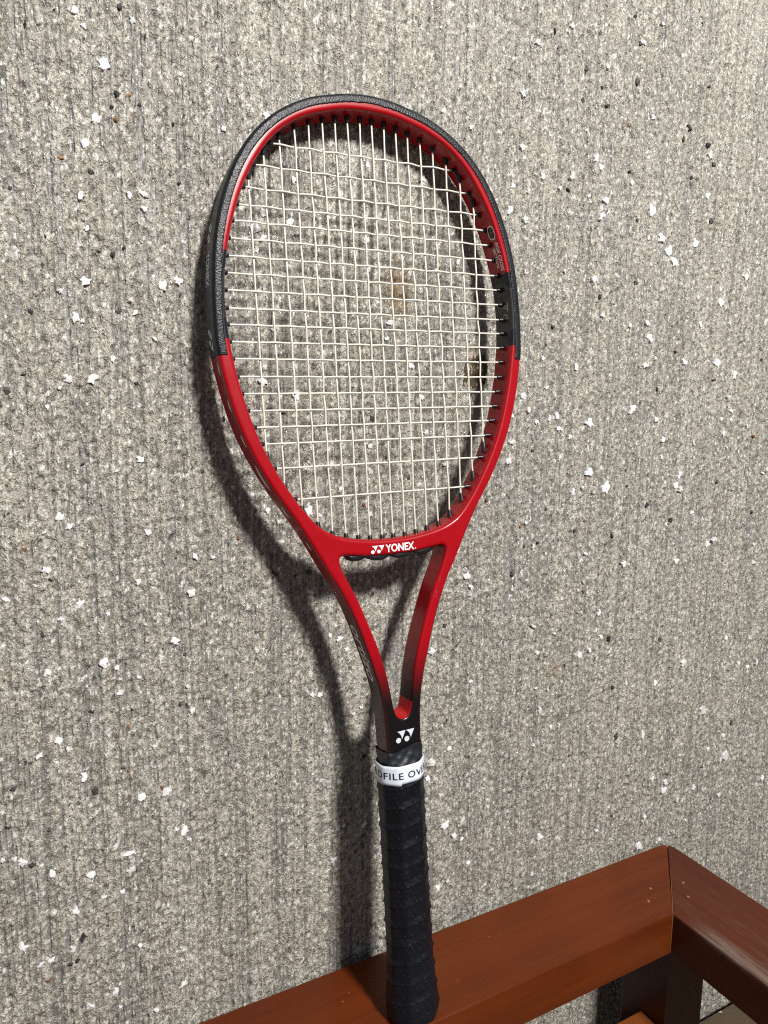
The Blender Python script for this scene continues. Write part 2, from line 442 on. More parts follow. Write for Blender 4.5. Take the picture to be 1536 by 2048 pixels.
for nm, (mt, s) in CH.items():
    protos = [chip_mesh(nm, mt, 100 + 7 * i + len(nm)) for i in range(20)]
    for k, q in enumerate(s.split()):
        x, z = (float(w) * 0.001 for w in q.split(','))
        ob = bpy.data.objects.new(nm, random.choice(protos))
        col.objects.link(ob)
        ob.parent = wall
        if nm[0] == 'w': sz = random.choice([4.6, 5.2, 6.0, 6.8, 7.8, 9.0, 10.5])
        elif nm[0] == 'd': sz = random.choice([3.2, 3.8, 4.4, 5.2, 6.4])
        else: sz = random.choice([3.2, 3.8, 4.6])
        if x > 0.15: sz *= 1.0 + 0.35 * min(1.0, (x - 0.15) / 0.1)
        if nm[0] == 'd' and k == 102: sz = 10
        ob.scale = (sz * 0.001, 0.0035, sz * 0.001 * random.uniform(0.8, 1.35))
        ob.rotation_euler = (0, random.uniform(0, 6.28), 0)
        proud = 0.0006 * min(1.0, max(0.0, (x - 0.02) / 0.15))      # stones stand a little prouder to the right
        ob.location = (x, YW - wall_h(x, z) - proud - (random.uniform(0.0001, 0.0005) if nm[0] == 'w' else 0.0), z)

# the large flat brown stone seen through the strings
def poly_prism(name, pts, y0, y1, mat, parent):
    n = len(pts)
    v = [(x, y0, z) for x, z in pts] + [(x, y1, z) for x, z in pts]
    f = [tuple(range(n))] + [tuple(range(2 * n - 1, n - 1, -1))] + [(i, i + n, (i + 1) % n + n, (i + 1) % n) for i in range(n)]
    return mesh_obj(name, v, f, mat, parent)
poly_prism("brown_stone_chip", [(0.083, 0.486), (0.094, 0.484), (0.105, 0.488), (0.107, 0.502), (0.104, 0.512), (0.092, 0.510), (0.084, 0.503)], YW - 0.0007, YW + 0.003, simple('umber_stone', (0.055, 0.036, 0.015), 0.6, var=0.6, vscale=260), wall)

# ------------------------------------------------------------------ wooden frame
wood_root = bpy.data.objects.new("wooden_frame", None)
col.objects.link(wood_root)
wood_root.location = (0.308, -0.054, ZG)
tag(wood_root, "reddish brown varnished wooden frame with mitred corner under the racket", "wooden frame")
bpy.context.view_layer.update()
INV = Matrix.Translation(-Vector(wood_root.location))
WT = 0.0057                                                  # top of the rails
xo, xi, yb, yf, cr = 0.3555, 0.2701, -0.0095, -0.0907, 0.013
def wood(name, poly, z0, z1, mat, bev=0.0022, parent=wood_root):
    bm = bmesh.new()
    a = [bm.verts.new((x, y, z1)) for x, y in poly]
    bm.faces.new(a)
    r = bmesh.ops.extrude_face_region(bm, geom=list(bm.faces))
    for g in r['geom']:
        if isinstance(g, bmesh.types.BMVert): g.co.z = z0
    bmesh.ops.recalc_face_normals(bm, faces=bm.faces)
    es = [e for e in bm.edges if e.calc_face_angle(0) > 0.6 and not all(abs((v.co.x - v.co.y) - (xi - yf)) < 0.0022 and v.co.x > xi - 0.002 for v in e.verts)]
    bmesh.ops.bevel(bm, geom=es, offset=bev, segments=3, affect='EDGES', profile=0.5)
    me = bpy.data.meshes.new(name); bm.to_mesh(me); bm.free()
    for p in me.polygons: p.use_smooth = False
    ob = bpy.data.objects.new(name, me); col.objects.link(ob)
    me.materials.append(mat)
    ob.parent = parent
    if parent is wood_root: ob.matrix_parent_inverse = INV
    return ob
D1, L1 = (0.094, 0.017, 0.004), (0.126, 0.026, 0.005)
wA = mat_wood("wood_rail_wall", 'x', D1, L1, rough=0.34)
wB = mat_wood("wood_rail_front", 'y', (0.070, 0.016, 0.008), (0.098, 0.026, 0.011), worn=0.75, rough=0.48)
wP = mat_wood("wood_post", 'z', (0.060, 0.012, 0.006), (0.085, 0.018, 0.008), rough=0.25)
g = 0.00008
s45 = math.sin(math.pi / 4)
cx, cy = xo - cr, yb - cr
mid = (cx + cr * s45, cy + cr * s45)
arcA = [(cx + cr * math.sin(t), cy + cr * math.cos(t)) for t in np.linspace(0, math.pi / 4, 5)]
arcB = [(cx + cr * math.sin(t), cy + cr * math.cos(t)) for t in np.linspace(math.pi / 4, math.pi / 2, 5)]
railA = wood("top_rail", [(-0.80, yb)] + [(x - g, y + g) for x, y in arcA] + [(xi - g, yf + g), (xi - g, yf), (-0.80, yf)], WT - 0.0405, WT, wA, bev=0.0016)
railB = wood("top_rail", [(x + g, y - g) for x, y in arcB] + [(xo, -0.85), (xi, -0.85), (xi, yf - g)], WT - 0.0405, WT + 0.0003, wB, bev=0.0016)
# corner joint: pale filler squeezed into the mitre
fil = simple("joint_filler", (0.22, 0.085, 0.02), 0.4, var=0.3, vscale=300)
wood("joint_filler", [(mid[0] - 0.0302, mid[1] - 0.0300), (mid[0] - 0.0300, mid[1] - 0.0302), (xi + 0.0003, yf - 0.0002), (xi - 0.0001, yf - 0.0007), (xi - 0.0006, yf - 0.0002), (xi - 0.0003, yf + 0.0003)], WT - 0.040, WT + 0.0004, fil, bev=0.00005)
px, py = 0.2745, -0.0868
for nm_, (x, y) in (("post", (px, py)), ("post", (-0.795, py)), ("post", (px, -0.845))):
    wood(nm_, [(x, y), (x + 0.054, y), (x + 0.054, y + 0.055), (x, y + 0.055)], ZG, WT - 0.0407, wP, bev=0.0025)
wood("lower_rail", [(-0.741, -0.0841), (px - 0.0003, -0.0841), (px - 0.0003, -0.0591), (-0.741, -0.0591)], -0.164, -0.1222, mat_wood("wood_lower_rail", 'x', (0.17, 0.050, 0.012), (0.26, 0.085, 0.02), rough=0.35))
plug = simple("wood_plug", (0.33, 0.15, 0.06), 0.5, var=0.25, vscale=600)
for x, y in ((0.2792, -0.0560), (0.2630, -0.0683), (0.3150, -0.0647), (0.3020, -0.0811)):
    rr = 0.0014
    wood("nail_plug", [(x + rr * math.cos(a) * random.uniform(.8, 1.1), y + rr * math.sin(a) * random.uniform(.8, 1.1)) for a in np.linspace(0, 2 * math.pi, 11)[:-1]], WT - 0.002, WT + 0.0006, plug, bev=0.00008, parent=railA if x < 0.29 else railB)
# chips knocked out of the varnish, showing light wood
for x, y, a_, b_ in ((-0.0476, -0.0773, 0.0042, 0.0030), (-0.0357, -0.0358, 0.0011, 0.0007), (-0.0436, -0.0417, 0.0010, 0.0012), (0.1006, -0.0367, 0.0012, 0.0006), (0.0483, -0.0654, 0.0007, 0.0006), (0.1451, -0.0516, 0.0006, 0.0006)):
    wood("varnish_chip", [(x + a_ * math.cos(t) * random.uniform(.6, 1.1), y + b_ * math.sin(t) * random.uniform(.6, 1.1)) for t in np.linspace(0, 2 * math.pi, 12)[:-1]], WT - 0.0015, WT + 0.0002, fil, bev=0.00004, parent=railA)

# ================================================================== TENNIS RACKET
# local frame: x across the head, y into the wall, z along the racket from the butt (metres)
racket = bpy.data.objects.new("tennis_racket", None)
col.objects.link(racket)
AX = np.array([[0.99944, -0.0212, -0.0259], [-0.02372, 0.09737, -0.99497], [0.02361, 0.99502, 0.09681]])
rm = Matrix([[AX[i, 0], -AX[i, 2], AX[i, 1]] for i in range(3)]).to_4x4()
rm.translation = Vector((0.0, -0.07764, -0.0021))
racket.matrix_world = rm
tag(racket, "red and black tennis racket with cream strings leaning on the concrete wall", "tennis racket")

def crom(P, n=7):
    P = np.array(P, float); out = []
    E_ = np.vstack([2 * P[0] - P[1], P, 2 * P[-1] - P[-2]])
    for i in range(1, len(E_) - 2):
        p0, p1, p2, p3 = E_[i - 1:i + 3]
        for t in np.linspace(0, 1, n, endpoint=False):
            out.append(0.5 * ((2 * p1) + (-p0 + p2) * t + (2 * p0 - 5 * p1 + 4 * p2 - p3) * t * t + (-p0 + 3 * p1 - 3 * p2 + p3) * t ** 3))
    out.append(P[-1])
    return np.array(out)
def mirror_first(P):   # so that the spline is flat across the axis
    return P
OUT = crom([(-14, 683.9), (0, 684.6), (14, 683.6), (27, 681.3), (48, 675.2), (69, 663.5), (86, 647.8), (99, 628.5), (109, 605), (115.8, 578), (118.8, 548), (119.2, 520), (117.6, 503),
            (113.4, 481), (106.5, 457.5), (97, 435.5), (85.8, 415.5), (74.2, 398), (62.5, 378.5), (52, 359), (42.5, 342), (33, 319.5), (24.6, 293.5), (18.6, 272), (15.6, 256), (14.3, 239), (13.9, 213), (13.9, 186)])
OUT = OUT[OUT[:, 0] >= -1e-6]; OUT[0] = (0, 684.6)
OUT = np.vstack([[0, 684.6], OUT[OUT[:, 0] > 0.5]])
HEAD = crom([(-14, 674.2), (0, 674.6), (14, 673.9), (27, 671.6), (45, 666.2), (60, 658.6), (73, 648), (84, 633.8), (91.5, 621), (97.1, 609), (101.6, 596.4), (105.3, 584), (108.3, 571), (110.4, 558), (111.4, 543), (111.2, 530),
             (110.2, 516), (107.6, 499), (103.6, 483), (98.8, 467.5), (93, 451.2), (85.6, 435), (76.4, 419), (66.9, 405), (56.4, 392.6), (46, 385), (35, 380.6), (16, 377.6), (0, 377), (-16, 377.6)])
HEAD = HEAD[(HEAD[:, 0] >= 0.5)]
HEAD = np.vstack([[0, 674.6], HEAD, [0, 377]])
THR = crom([(-20, 366.8), (0, 366.2), (20, 366.8), (32, 368.2), (39.5, 369.0), (42.8, 367.2), (42.6, 362.5), (38.6, 352.6), (30.4, 335.2), (22.2, 314), (15.6, 294.5), (10.9, 276), (8.3, 260), (6.9, 252), (4.6, 246.6), (0, 244.4), (-4.6, 246.6)], 7)
THR = THR[(THR[:, 0] >= 0.2)]
THR = np.vstack([[0, 366.2], THR, [0, 244.4]])
def full(P):
    M_ = P[::-1].copy(); M_[:, 0] *= -1
    return np.vstack([P, M_[(np.abs(M_[:, 0]) > 1e-6)]])
PO, PH, PT = full(OUT), full(HEAD), full(THR)
def pdist(P, x, y):
    """signed distance to polygon, negative inside"""
    A = P; B = np.roll(P, -1, 0)
    d2 = np.full(x.shape, 1e18); ins = np.zeros(x.shape, bool)
    for (ax, ay), (bx, by) in zip(A, B):
        ex, ey = bx - ax, by - ay
        L = ex * ex + ey * ey
        if L < 1e-12: continue
        wx = x - ax; wy = y - ay
        t = np.clip((wx * ex + wy * ey) / L, 0, 1)
        d2 = np.minimum(d2, (wx - t * ex) ** 2 + (wy - t * ey) ** 2)
        c = (ay > y) != (by > y)
        if ey != 0: ins ^= c & (x < (y - ay) * ex / ey + ax)
    d = np.sqrt(d2)
    return np.where(ins, -d, d)
hs = 0.9
gu = np.arange(-124, 124 + hs, hs); gvv = np.arange(187, 690, hs); gw = np.arange(-14.4, 14.5, hs)
UU, VV = np.meshgrid(gu, gvv, indexing='ij')
dO, dH, dT = pdist(PO, UU, VV), pdist(PH, UU, VV), pdist(PT, UU, VV)
dHe = dH - 1.5 * np.clip((np.abs(UU) - 38) / 16, 0, 1) * np.clip((505 - VV) / 40, 0, 1)
D2 = np.maximum(np.maximum(dO, -dHe), -dT) - 0.15
D2 = np.maximum(D2, 190 - VV)
def Hv(v): return np.interp(v, [190, 300, 380, 450, 700], [10.6, 10.6, 10.8, 11.3, 11.3])
def rext(d2, w, H, r):
    a = d2 + r; b = np.abs(w) - H + r
    return np.sqrt(np.maximum(a, 0) ** 2 + np.maximum(b, 0) ** 2) + np.minimum(np.maximum(a, b), 0) - r
RC = 2.3
def bil(G, u, v):
    x = np.clip((u - gu[0]) / hs, 0, len(gu) - 1.001); y = np.clip((v - gvv[0]) / hs, 0, len(gvv) - 1.001)
    i = x.astype(int); j = y.astype(int); fx = x - i; fy = y - j
    return G[i, j] * (1 - fx) * (1 - fy) + G[i + 1, j] * fx * (1 - fy) + G[i, j + 1] * (1 - fx) * fy + G[i + 1, j + 1] * fx * fy
def surface_nets(Fg):
    nx, ny, nz = Fg.shape
    S = Fg < 0
    c = np.zeros((nx - 1, ny - 1, nz - 1), int)
    for a in (0, 1):
        for b in (0, 1):
            for d in (0, 1):
                c += S[a:nx - 1 + a, b:ny - 1 + b, d:nz - 1 + d]
    act = (c > 0) & (c < 8)
    I = np.argwhere(act)
    vid = -np.ones(act.shape, int); vid[act] = np.arange(len(I))
    acc = np.zeros((len(I), 3)); cnt = np.zeros(len(I))
    cor = [(a, b, d) for a in (0, 1) for b in (0, 1) for d in (0, 1)]
    for p in cor:
        for ax in range(3):
            if p[ax]: continue
            q = list(p); q[ax] = 1
            f0 = Fg[I[:, 0] + p[0], I[:, 1] + p[1], I[:, 2] + p[2]]; f1 = Fg[I[:, 0] + q[0], I[:, 1] + q[1], I[:, 2] + q[2]]
            m = (f0 < 0) != (f1 < 0)
            t = f0[m] / (f0[m] - f1[m])
            pt = np.tile(np.array(p, float), (m.sum(), 1)); pt[:, ax] += t
            acc[m] += pt; cnt[m] += 1
    Vv = I + acc / cnt[:, None]
    quads = []
    for ax in range(3):
        b, d = (ax + 1) % 3, (ax + 2) % 3
        sl0 = [slice(None)] * 3; sl1 = [slice(None)] * 3
        sl0[ax] = slice(0, -1); sl1[ax] = slice(1, None)
        E0, E1 = S[tuple(sl0)], S[tuple(sl1)]
        ed = np.argwhere(E0 != E1)
        ok = (ed[:, b] > 0) & (ed[:, d] > 0) & (ed[:, b] < Fg.shape[b] - 1) & (ed[:, d] < Fg.shape[d] - 1)
        ed = ed[ok]
        flip = ~E0[tuple(ed.T)]
        def cell(db, dd):
            k = ed.copy(); k[:, b] -= db; k[:, d] -= dd
            return vid[tuple(k.T)]
        q = np.stack([cell(1, 1), cell(0, 1), cell(0, 0), cell(1, 0)], 1)
        q[flip] = q[flip][:, ::-1]
        quads.append(q)
    return Vv, np.vstack(quads)
def sdf_object(name, func, mat, proj=True):
    Wg = gw[None, None, :]
    Fg = func(D2[:, :, None], dO[:, :, None], VV[:, :, None], Wg, BC[:, :, None])
    Vv, Qq = surface_nets(Fg)
    P = np.stack([gu[0] + Vv[:, 0] * hs, gvv[0] + Vv[:, 1] * hs, gw[0] + Vv[:, 2] * hs], 1)
    ev = lambda p: func(bil(D2, p[:, 0], p[:, 1]), bil(dO, p[:, 0], p[:, 1]), p[:, 1], p[:, 2], bil(BC, p[:, 0], p[:, 1]))
    if proj:
        for it in range(2):
            f = ev(P); G = np.zeros_like(P)
            for k in range(3):
                e = np.zeros(3); e[k] = 0.45
                G[:, k] = (ev(P + e) - ev(P - e)) / 0.9
            g2 = (G ** 2).sum(1); g2[g2 < 0.2] = 1e9
            P -= np.clip(f, -0.5, 0.5)[:, None] * G / g2[:, None]
    ob = quad_mesh(name, np.stack([P[:, 0], -P[:, 2], P[:, 1]], 1) * 0.001, Qq, mat, racket)
    return ob, P
def bridge_cut(u, v, w):
    """how much material the back of the bridge lacks (mm)"""
    return np.clip((41 - np.abs(u)) / 9, 0, 1) * np.clip((v - 358) / 6, 0, 1) * np.clip((386 - v) / 5, 0, 1) * 7.0
BC = bridge_cut(UU, VV, 0)
def frame_f(d, do, v, w, bc):
    H = Hv(v) - bc / 2
    return rext(d, w - bc / 2, H, RC)
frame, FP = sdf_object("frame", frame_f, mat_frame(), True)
attr(frame, 'hole', bil(dT, FP[:, 0], FP[:, 1]))
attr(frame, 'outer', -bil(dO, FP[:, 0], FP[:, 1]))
bumper, _ = sdf_object("bumper_guard", lambda d, do, v, w, bc: np.maximum(np.maximum(rext(d, w, Hv(v), RC) - 0.55, -do - 5.8), np.maximum(506 - v, -w - 8.5)), mat_bumper(), proj=False)

# ------------------------------------------------------------------ strings
CV = [647.4, 632.1, 617.0, 605.7, 594.9, 583.6, 572.1, 561.1, 550.0, 538.4, 527.8, 516.7, 505.6, 494.0, 482.7, 471.4, 460.3, 449.0, 432.2, 410.3]
CU = [70.5, 83.4, 91.4, 96.5, 100.2, 103.5, 105.5, 107.0, 107.8, 107.8, 108.0, 107.3, 105.9, 103.8, 101.4, 98.1, 94.4, 89.8, 82.3, 69.0]
MU = [4.6, 14.2, 23.6, 33.1, 43.3, 53.8, 64.8, 76.4, 87.7]
MT = [671.3, 669.9, 668.5, 667.2, 664.3, 659.9, 651.7, 640.2, 623.3]
MB = [377.2, 377.6, 378.6, 380.8, 385.0, 392.5, 404.5, 420.8, 443.0]
sm = mat_string()
mains = sorted([(u, t, b) for u, t, b in zip(MU, MT, MB)] + [(-u, t, b) for u, t, b in zip(MU, MT, MB)])
def tube(name, pts, r, mat, parent, seg=8):
    pts = [Vector(p) for p in pts]
    V_, F_ = [], []
    for i, p in enumerate(pts):
        t = (pts[min(i + 1, len(pts) - 1)] - pts[max(i - 1, 0)]).normalized()
        a = t.cross(Vector((0, 1, 0))).normalized(); b = t.cross(a)
        for k in range(seg):
            th = 2 * math.pi * k / seg
            V_.append(p + (a * math.cos(th) + b * math.sin(th)) * r)
    for i in range(len(pts) - 1):
        for k in range(seg):
            F_.append((i * seg + k, i * seg + (k + 1) % seg, (i + 1) * seg + (k + 1) % seg, (i + 1) * seg + k))
    F_.append(tuple(range(seg))[::-1]); F_.append(tuple(range((len(pts) - 1) * seg, len(pts) * seg)))
    return mesh_obj(name, V_, F_, mat, parent, True)
SR = 0.00066
jit = lambda s: random.uniform(-s, s)
# crossing points, each nudged a little so the bed is not a perfect grid
cross_pts = {}
for i, v in enumerate(CV):
    for j, (u, t, b) in enumerate(mains):
        if b + 2 < v < t - 2 and abs(u) < CU[i] - 1:
            cross_pts[(i, j)] = (u + jit(0.24), v + jit(0.10))
for j, (u, t, b) in enumerate(mains):
    pts = [(u, 0.0, b - 5)]
    rows = [i for i in range(20) if (i, j) in cross_pts][::-1]
    pts.append((u, 0.0, b + 1))
    prev = b + 1
    for i in rows:
        uu, vv = cross_pts[(i, j)]
        s = 1 if (i + j) % 2 else -1
        pts.append((uu, -s * 0.42, vv))
    pts += [(u, 0.0, t - 1), (u, 0.0, t + 5)]
    out = []
    for a, b2 in zip(pts[:-1], pts[1:]):
        for q in (0.0, 0.25, 0.5, 0.75):
            e = q * q * (3 - 2 * q)
            out.append((a[0] + (b2[0] - a[0]) * q, a[1] + (b2[1] - a[1]) * e, a[2] + (b2[2] - a[2]) * q))
    out.append(pts[-1])
    tube("main_string", [(x * .001, y * .001, z * .001) for x, y, z in out], SR, sm, racket)
for i, v in enumerate(CV):
    c = CU[i]
    cols = [j for j in range(18) if (i, j) in cross_pts]
    pts = [(-c - 5, 0.0, v), (-c - 1, 0.0, v)]
    for j in cols:
        uu, vv = cross_pts[(i, j)]
        s = 1 if (i + j) % 2 else -1
        pts.append((uu, s * 0.86, vv))
    pts += [(c + 1, 0.0, v), (c + 5, 0.0, v)]
    out = []
    for a, b2 in zip(pts[:-1], pts[1:]):
        for q in (0.0, 0.25, 0.5, 0.75):
            e = q * q * (3 - 2 * q)
            out.append((a[0] + (b2[0] - a[0]) * q, a[1] + (b2[1] - a[1]) * e, a[2] + (b2[2] - a[2]) * e))
    out.append(pts[-1])
    tube("cross_string", [(x * .001, y * .001, z * .001) for x, y, z in out], SR * 0.97, sm, racket)

# ------------------------------------------------------------------ grommets
gm = simple("grommet_nylon", (0.010, 0.010, 0.013), 0.32, var=0.3, vscale=500)
def grommet_mesh():
    prof = [(-7.0, 2.0), (-2.4, 1.95), (-1.6, 1.75), (0.4, 1.6), (1.0, 1.4), (1.2, 1.05), (0.6, 0.75)]
    V_, F_ = [], []
    n = 12
    for a, r in prof:
        for k in range(n):
            V_.append((r * .001 * math.cos(2 * math.pi * k / n), r * .001 * math.sin(2 * math.pi * k / n), a * .001))
    for i in range(len(prof) - 1):
        for k in range(n):
            F_.append((i * n + k, i * n + (k + 1) % n, (i + 1) * n + (k + 1) % n, (i + 1) * n + k))
    F_.append(tuple(range((len(prof) - 1) * n, len(prof) * n)))
    me = bpy.data.meshes.new("grommet"); me.from_pydata(V_, [], F_); me.materials.append(gm)
    me.polygons.foreach_set('use_smooth', [True] * len(me.polygons))
    return me
GMe = grommet_mesh()
def grommet(u, v, du, dv, sx=1.0):
    ob = bpy.data.objects.new("grommet", GMe); col.objects.link(ob); ob.parent = racket
    ob.location = (u * .001, 0, v * .001)
    ob.rotation_mode = 'QUATERNION'
    ob.rotation_quaternion = Vector((du, 0, dv)).to_track_quat('Z', 'Y')
    ob.scale = (sx, sx, 1)
for c, v in zip(CU, CV):
    for s in (-1, 1): grommet(s * c, v, -s, 0)
for u, t, b in mains:
    grommet(u, t, 0, -1)
    grommet(u, b + (1.6 if abs(u) < 40 else 0), 0, 1, 1.05)

# scalloped black strip under the bridge
sv, sf = [], []
us = np.linspace(-37.5, 37.5, 76)
for i, u in enumerate(us):
    top = np.interp(abs(u), [0, 20, 32, 39], [367.6, 368.2, 369.6, 370.2])
    ph = abs(math.sin((u + 2.8) / 19.0 * math.pi))
    endf = min(1, (37.5 - abs(u)) / 4)
    bot = top - 1.2 - (0.8 + 3.6 * ph ** 0.6) * endf
    for w, z in ((8.6, top), (8.6, bot + 1.0), (7.6, bot), (-1.6, bot), (-2.6, bot + 1.0), (-2.6, top)):
        sv.append((u * .001, -w * .001, z * .001))
for i in range(len(us) - 1):
    for k in range(6):
        sf.append((i * 6 + k, i * 6 + (k + 1) % 6, (i + 1) * 6 + (k + 1) % 6, (i + 1) * 6 + k))
sf += [tuple(range(6))[::-1], tuple(range((len(us) - 1) * 6, len(us) * 6))]
mesh_obj("bridge_grommet_strip", sv, sf, gm, racket, True)

# ------------------------------------------------------------------ handle
ANG = [(0, 15.4), (45, 16.6), (90, 17.2), (135, 16.6), (180, 15.4), (225, 16.6), (270, 17.2), (315, 16.6)]
def octr(th, p=20):
    s = np.zeros_like(th)
    for a, d in ANG:
        s += np.maximum(0, np.cos(th - R(a)) / d) ** p
    return s ** (-1.0 / p)
def loft(name, vs_, rfun, mat, n=112, cap0=False, cap1=False, uv=None):
    th = np.linspace(0, 2 * math.pi, n, endpoint=False) - math.pi
    V_ = []
    for v in vs_:
        r, dv = rfun(th, v)
        V_.append(np.stack([r * np.sin(th), -r * np.cos(th), v + dv], 1))
    V_ = np.vstack(V_) * 0.001
    k = np.arange(n); F_ = []
    for i in range(len(vs_) - 1):
        F_.append(np.stack([i * n + k, i * n + (k + 1) % n, (i + 1) * n + (k + 1) % n, (i + 1) * n + k], 1))
    faces = [tuple(f) for f in np.vstack(F_)]
    if cap0: faces.append(tuple(range(n))[::-1])
    if cap1: faces.append(tuple(range((len(vs_) - 1) * n, len(vs_) * n)))
    ob = mesh_obj(name, V_, faces, mat, racket, True)
    if uv:
        lay = ob.data.uv_layers.new(name="UVMap")
        for poly in ob.data.polygons:
            for li in poly.loop_indices:
                vi = ob.data.loops[li].vertex_index
                t_ = th[vi % n]; v = vs_[vi // n]
                if poly.index < (len(vs_) - 1) * n and (poly.index % n) == n - 1 and (vi % n) == 0: t_ = math.pi
                lay.data[li].uv = (t_ * 17.0, v - PITCH * t_ / (2 * math.pi))
    return ob
PITCH = 15.0
nzt = lambda th, v: 0.10 * np.sin(3 * th + v * 0.23) + 0.08 * np.sin(7 * th - v * 0.61) + 0.06 * np.sin(11 * th + v * 1.3)
def grip_r(th, v):
    sc = np.interp(v, [9.5, 10.5, 12.5, 17, 24, 32, 44, 66, 120, 180, 212], [1.03, 1.09, 1.135, 1.165, 1.15, 1.105, 1.045, 1.005, 0.985, 0.99, 1.005])
    r = octr(th) * sc
    ph = ((v - PITCH * th / (2 * math.pi)) / PITCH) % 1.0
    rid = 1.0 * np.exp(-ph / 0.13) + 0.15 * np.exp(-(1 - ph) / 0.04) - 0.25 * np.exp(-((ph - 0.35) / 0.12) ** 2)
    return r + (rid + nzt(th, v)) * np.interp(v, [9.5, 14, 20], [0, 0.3, 1]), 0 * th
vsg = np.concatenate([[9.5, 10.1, 11, 12.5], np.arange(13.5, 205.5, 0.75)])
grip = loft("overgrip", vsg, grip_r, mat_grip(), n=144, uv=True)
bc = simple("butt_rubber", (0.012, 0.012, 0.018), 0.5, var=0.3, vscale=300)
loft("butt_cap", np.array([9.2, 9.55, 10.0]), lambda th, v: (octr(th) * (1.03 if v > 9.5 else 0.96), 0 * th), bc, n=64, cap0=True, cap1=True)
# tape end above the band
ctm = NT("collar_tape")
cv = ctm.coord()
cn = ctm.noise(cv, 90, 6, 0.7)
ctm.l(ctm.mix(cn, (0.006, 0.007, 0.010), (0.018, 0.022, 0.030)), ctm.b.inputs['Base Color'])
ctm.b.inputs['Roughness'].default_value = 0.42
ctm.l(ctm.bump(ctm.noise(ctm.coord((1, 1, 1.8)), 110, 4, 0.6), 0.3, 0.0012), ctm.b.inputs['Normal'])
def rectr(th, a, b, p=9):
    return ((np.abs(np.sin(th)) / a) ** p + (np.abs(np.cos(th)) / b) ** p) ** (-1.0 / p)
def coll_r(th, v):
    k = np.clip((v - 205) / 13.0, 0, 1)
    r = octr(th, 12) * 0.985 * (1 - k) + rectr(th, 14.9, 11.7) * k
    wr = 0.30 * np.sin(5 * th + 0.9 * v) * np.sin(2 * th + 0.5) + 0.22 * np.sin(9 * th - 0.7 * v)
    return r + wr * np.clip((v - 208) / 4, 0, 1), np.clip((v - 214) / 8, 0, 1) * (2.6 * np.sin(th + 0.2) + 0.5 * np.sin(4 * th))
loft("grip_collar", np.concatenate([np.arange(203, 222.5, 0.75), [222.5]]), coll_r, ctm.mat, n=112)
# white finishing tape
tape_m = simple("finishing_tape", (0.74, 0.80, 0.92), 0.30, var=0.03, vscale=60)
def tape_edges(th):
    lo = np.where(th < -0.42, 196.6 - 0.4 * np.sin(th), 198.2 + 0.5 * np.sin(th))
    return lo, 211.3 + 0.35 * np.sin(th + 0.5) + 0 * th
def tape_r(th): return octr(th, 14) * 1.005 + 0.85 + np.where(th < -0.42, 0.12, 0.0) + 0.08 * np.sin(5 * th)
n = 160
th = np.sort(np.concatenate([np.linspace(-math.pi, math.pi, n - 2, endpoint=False), [-0.4201, -0.4199]]))
lo, hi = tape_edges(th); rr = tape_r(th)
tv = []
for q, dr in ((0, -0.5), (0, 0), (0.15, 0.0), (0.5, 0.06), (0.85, 0.0), (1, -0.03), (1, -0.6)):
    r_ = rr + dr
    tv.append(np.stack([r_ * np.sin(th), -r_ * np.cos(th), lo + (hi - lo) * q], 1))
tv = np.vstack(tv) * 0.001
tf = []
for i in range(6):
    for k in range(n):
        tf.append((i * n + k, i * n + (k + 1) % n, (i + 1) * n + (k + 1) % n, (i + 1) * n + k))
tape = mesh_obj("finishing_tape", tv, tf, tape_m, racket, True)

# ------------------------------------------------------------------ lettering and emblems
def text_tris(body, size, bold=0.0, shear=0.0, space=1.0, cuts=0.0):
    cu = bpy.data.curves.new("lettering", 'FONT')
    cu.body = body; cu.size = size; cu.shear = shear; cu.space_character = space
    cu.resolution_u = 4
    cu.offset = bold
    ob = bpy.data.objects.new("lettering", cu); col.objects.link(ob)
    dg = bpy.context.evaluated_depsgraph_get()
    me = bpy.data.meshes.new_from_object(ob.evaluated_get(dg))
    bm = bmesh.new(); bm.from_mesh(me)
    bmesh.ops.triangulate(bm, faces=bm.faces)
    if cuts:
        for _ in range(3):
            es = [e for e in bm.edges if e.calc_length() > cuts]
            if not es: break
            bmesh.ops.subdivide_edges(bm, edges=es, cuts=1)
            bmesh.ops.triangulate(bm, faces=bm.faces)
    V_ = np.array([v.co[:2] for v in bm.verts]); bm.verts.index_update()
    F_ = [[v.index for v in f.verts] for f in bm.faces]
    bm.free(); bpy.data.objects.remove(ob); bpy.data.curves.remove(cu); bpy.data.meshes.remove(me)
    return V_, F_
def fit(V_, x0, x1, y0, y1):
    mn, mx = V_.min(0), V_.max(0)
    return np.stack([x0 + (V_[:, 0] - mn[0]) / (mx[0] - mn[0]) * (x1 - x0), y0 + (V_[:, 1] - mn[1]) / (mx[1] - mn[1]) * (y1 - y0)], 1)
def disc(cx_, cy_, rx, ry=None, n=20):
    ry = ry or rx
    return [(cx_ + rx * math.cos(2 * math.pi * k / n), cy_ + ry * math.sin(2 * math.pi * k / n)) for k in range(n)]
def polys(lst):
    V_, F_ = [], []
    for p in lst:
        F_.append(list(range(len(V_), len(V_) + len(p)))); V_ += p
    return np.array(V_, float), F_
def curved_tri(a, b, c, sag):
    """triangle with its left side (a to c) hollowed"""
    a, b, c = map(np.array, (a, b, c))
    pts = [tuple(b), tuple(a)]
    for t in (0.2, 0.4, 0.6, 0.8):
        p = a + (c - a) * t
        nrm = np.array([-(c - a)[1], (c - a)[0]]); nrm = nrm / np.linalg.norm(nrm)
        pts.append(tuple(p + nrm * sag * 4 * t * (1 - t)))
    pts.append(tuple(c))
    return pts
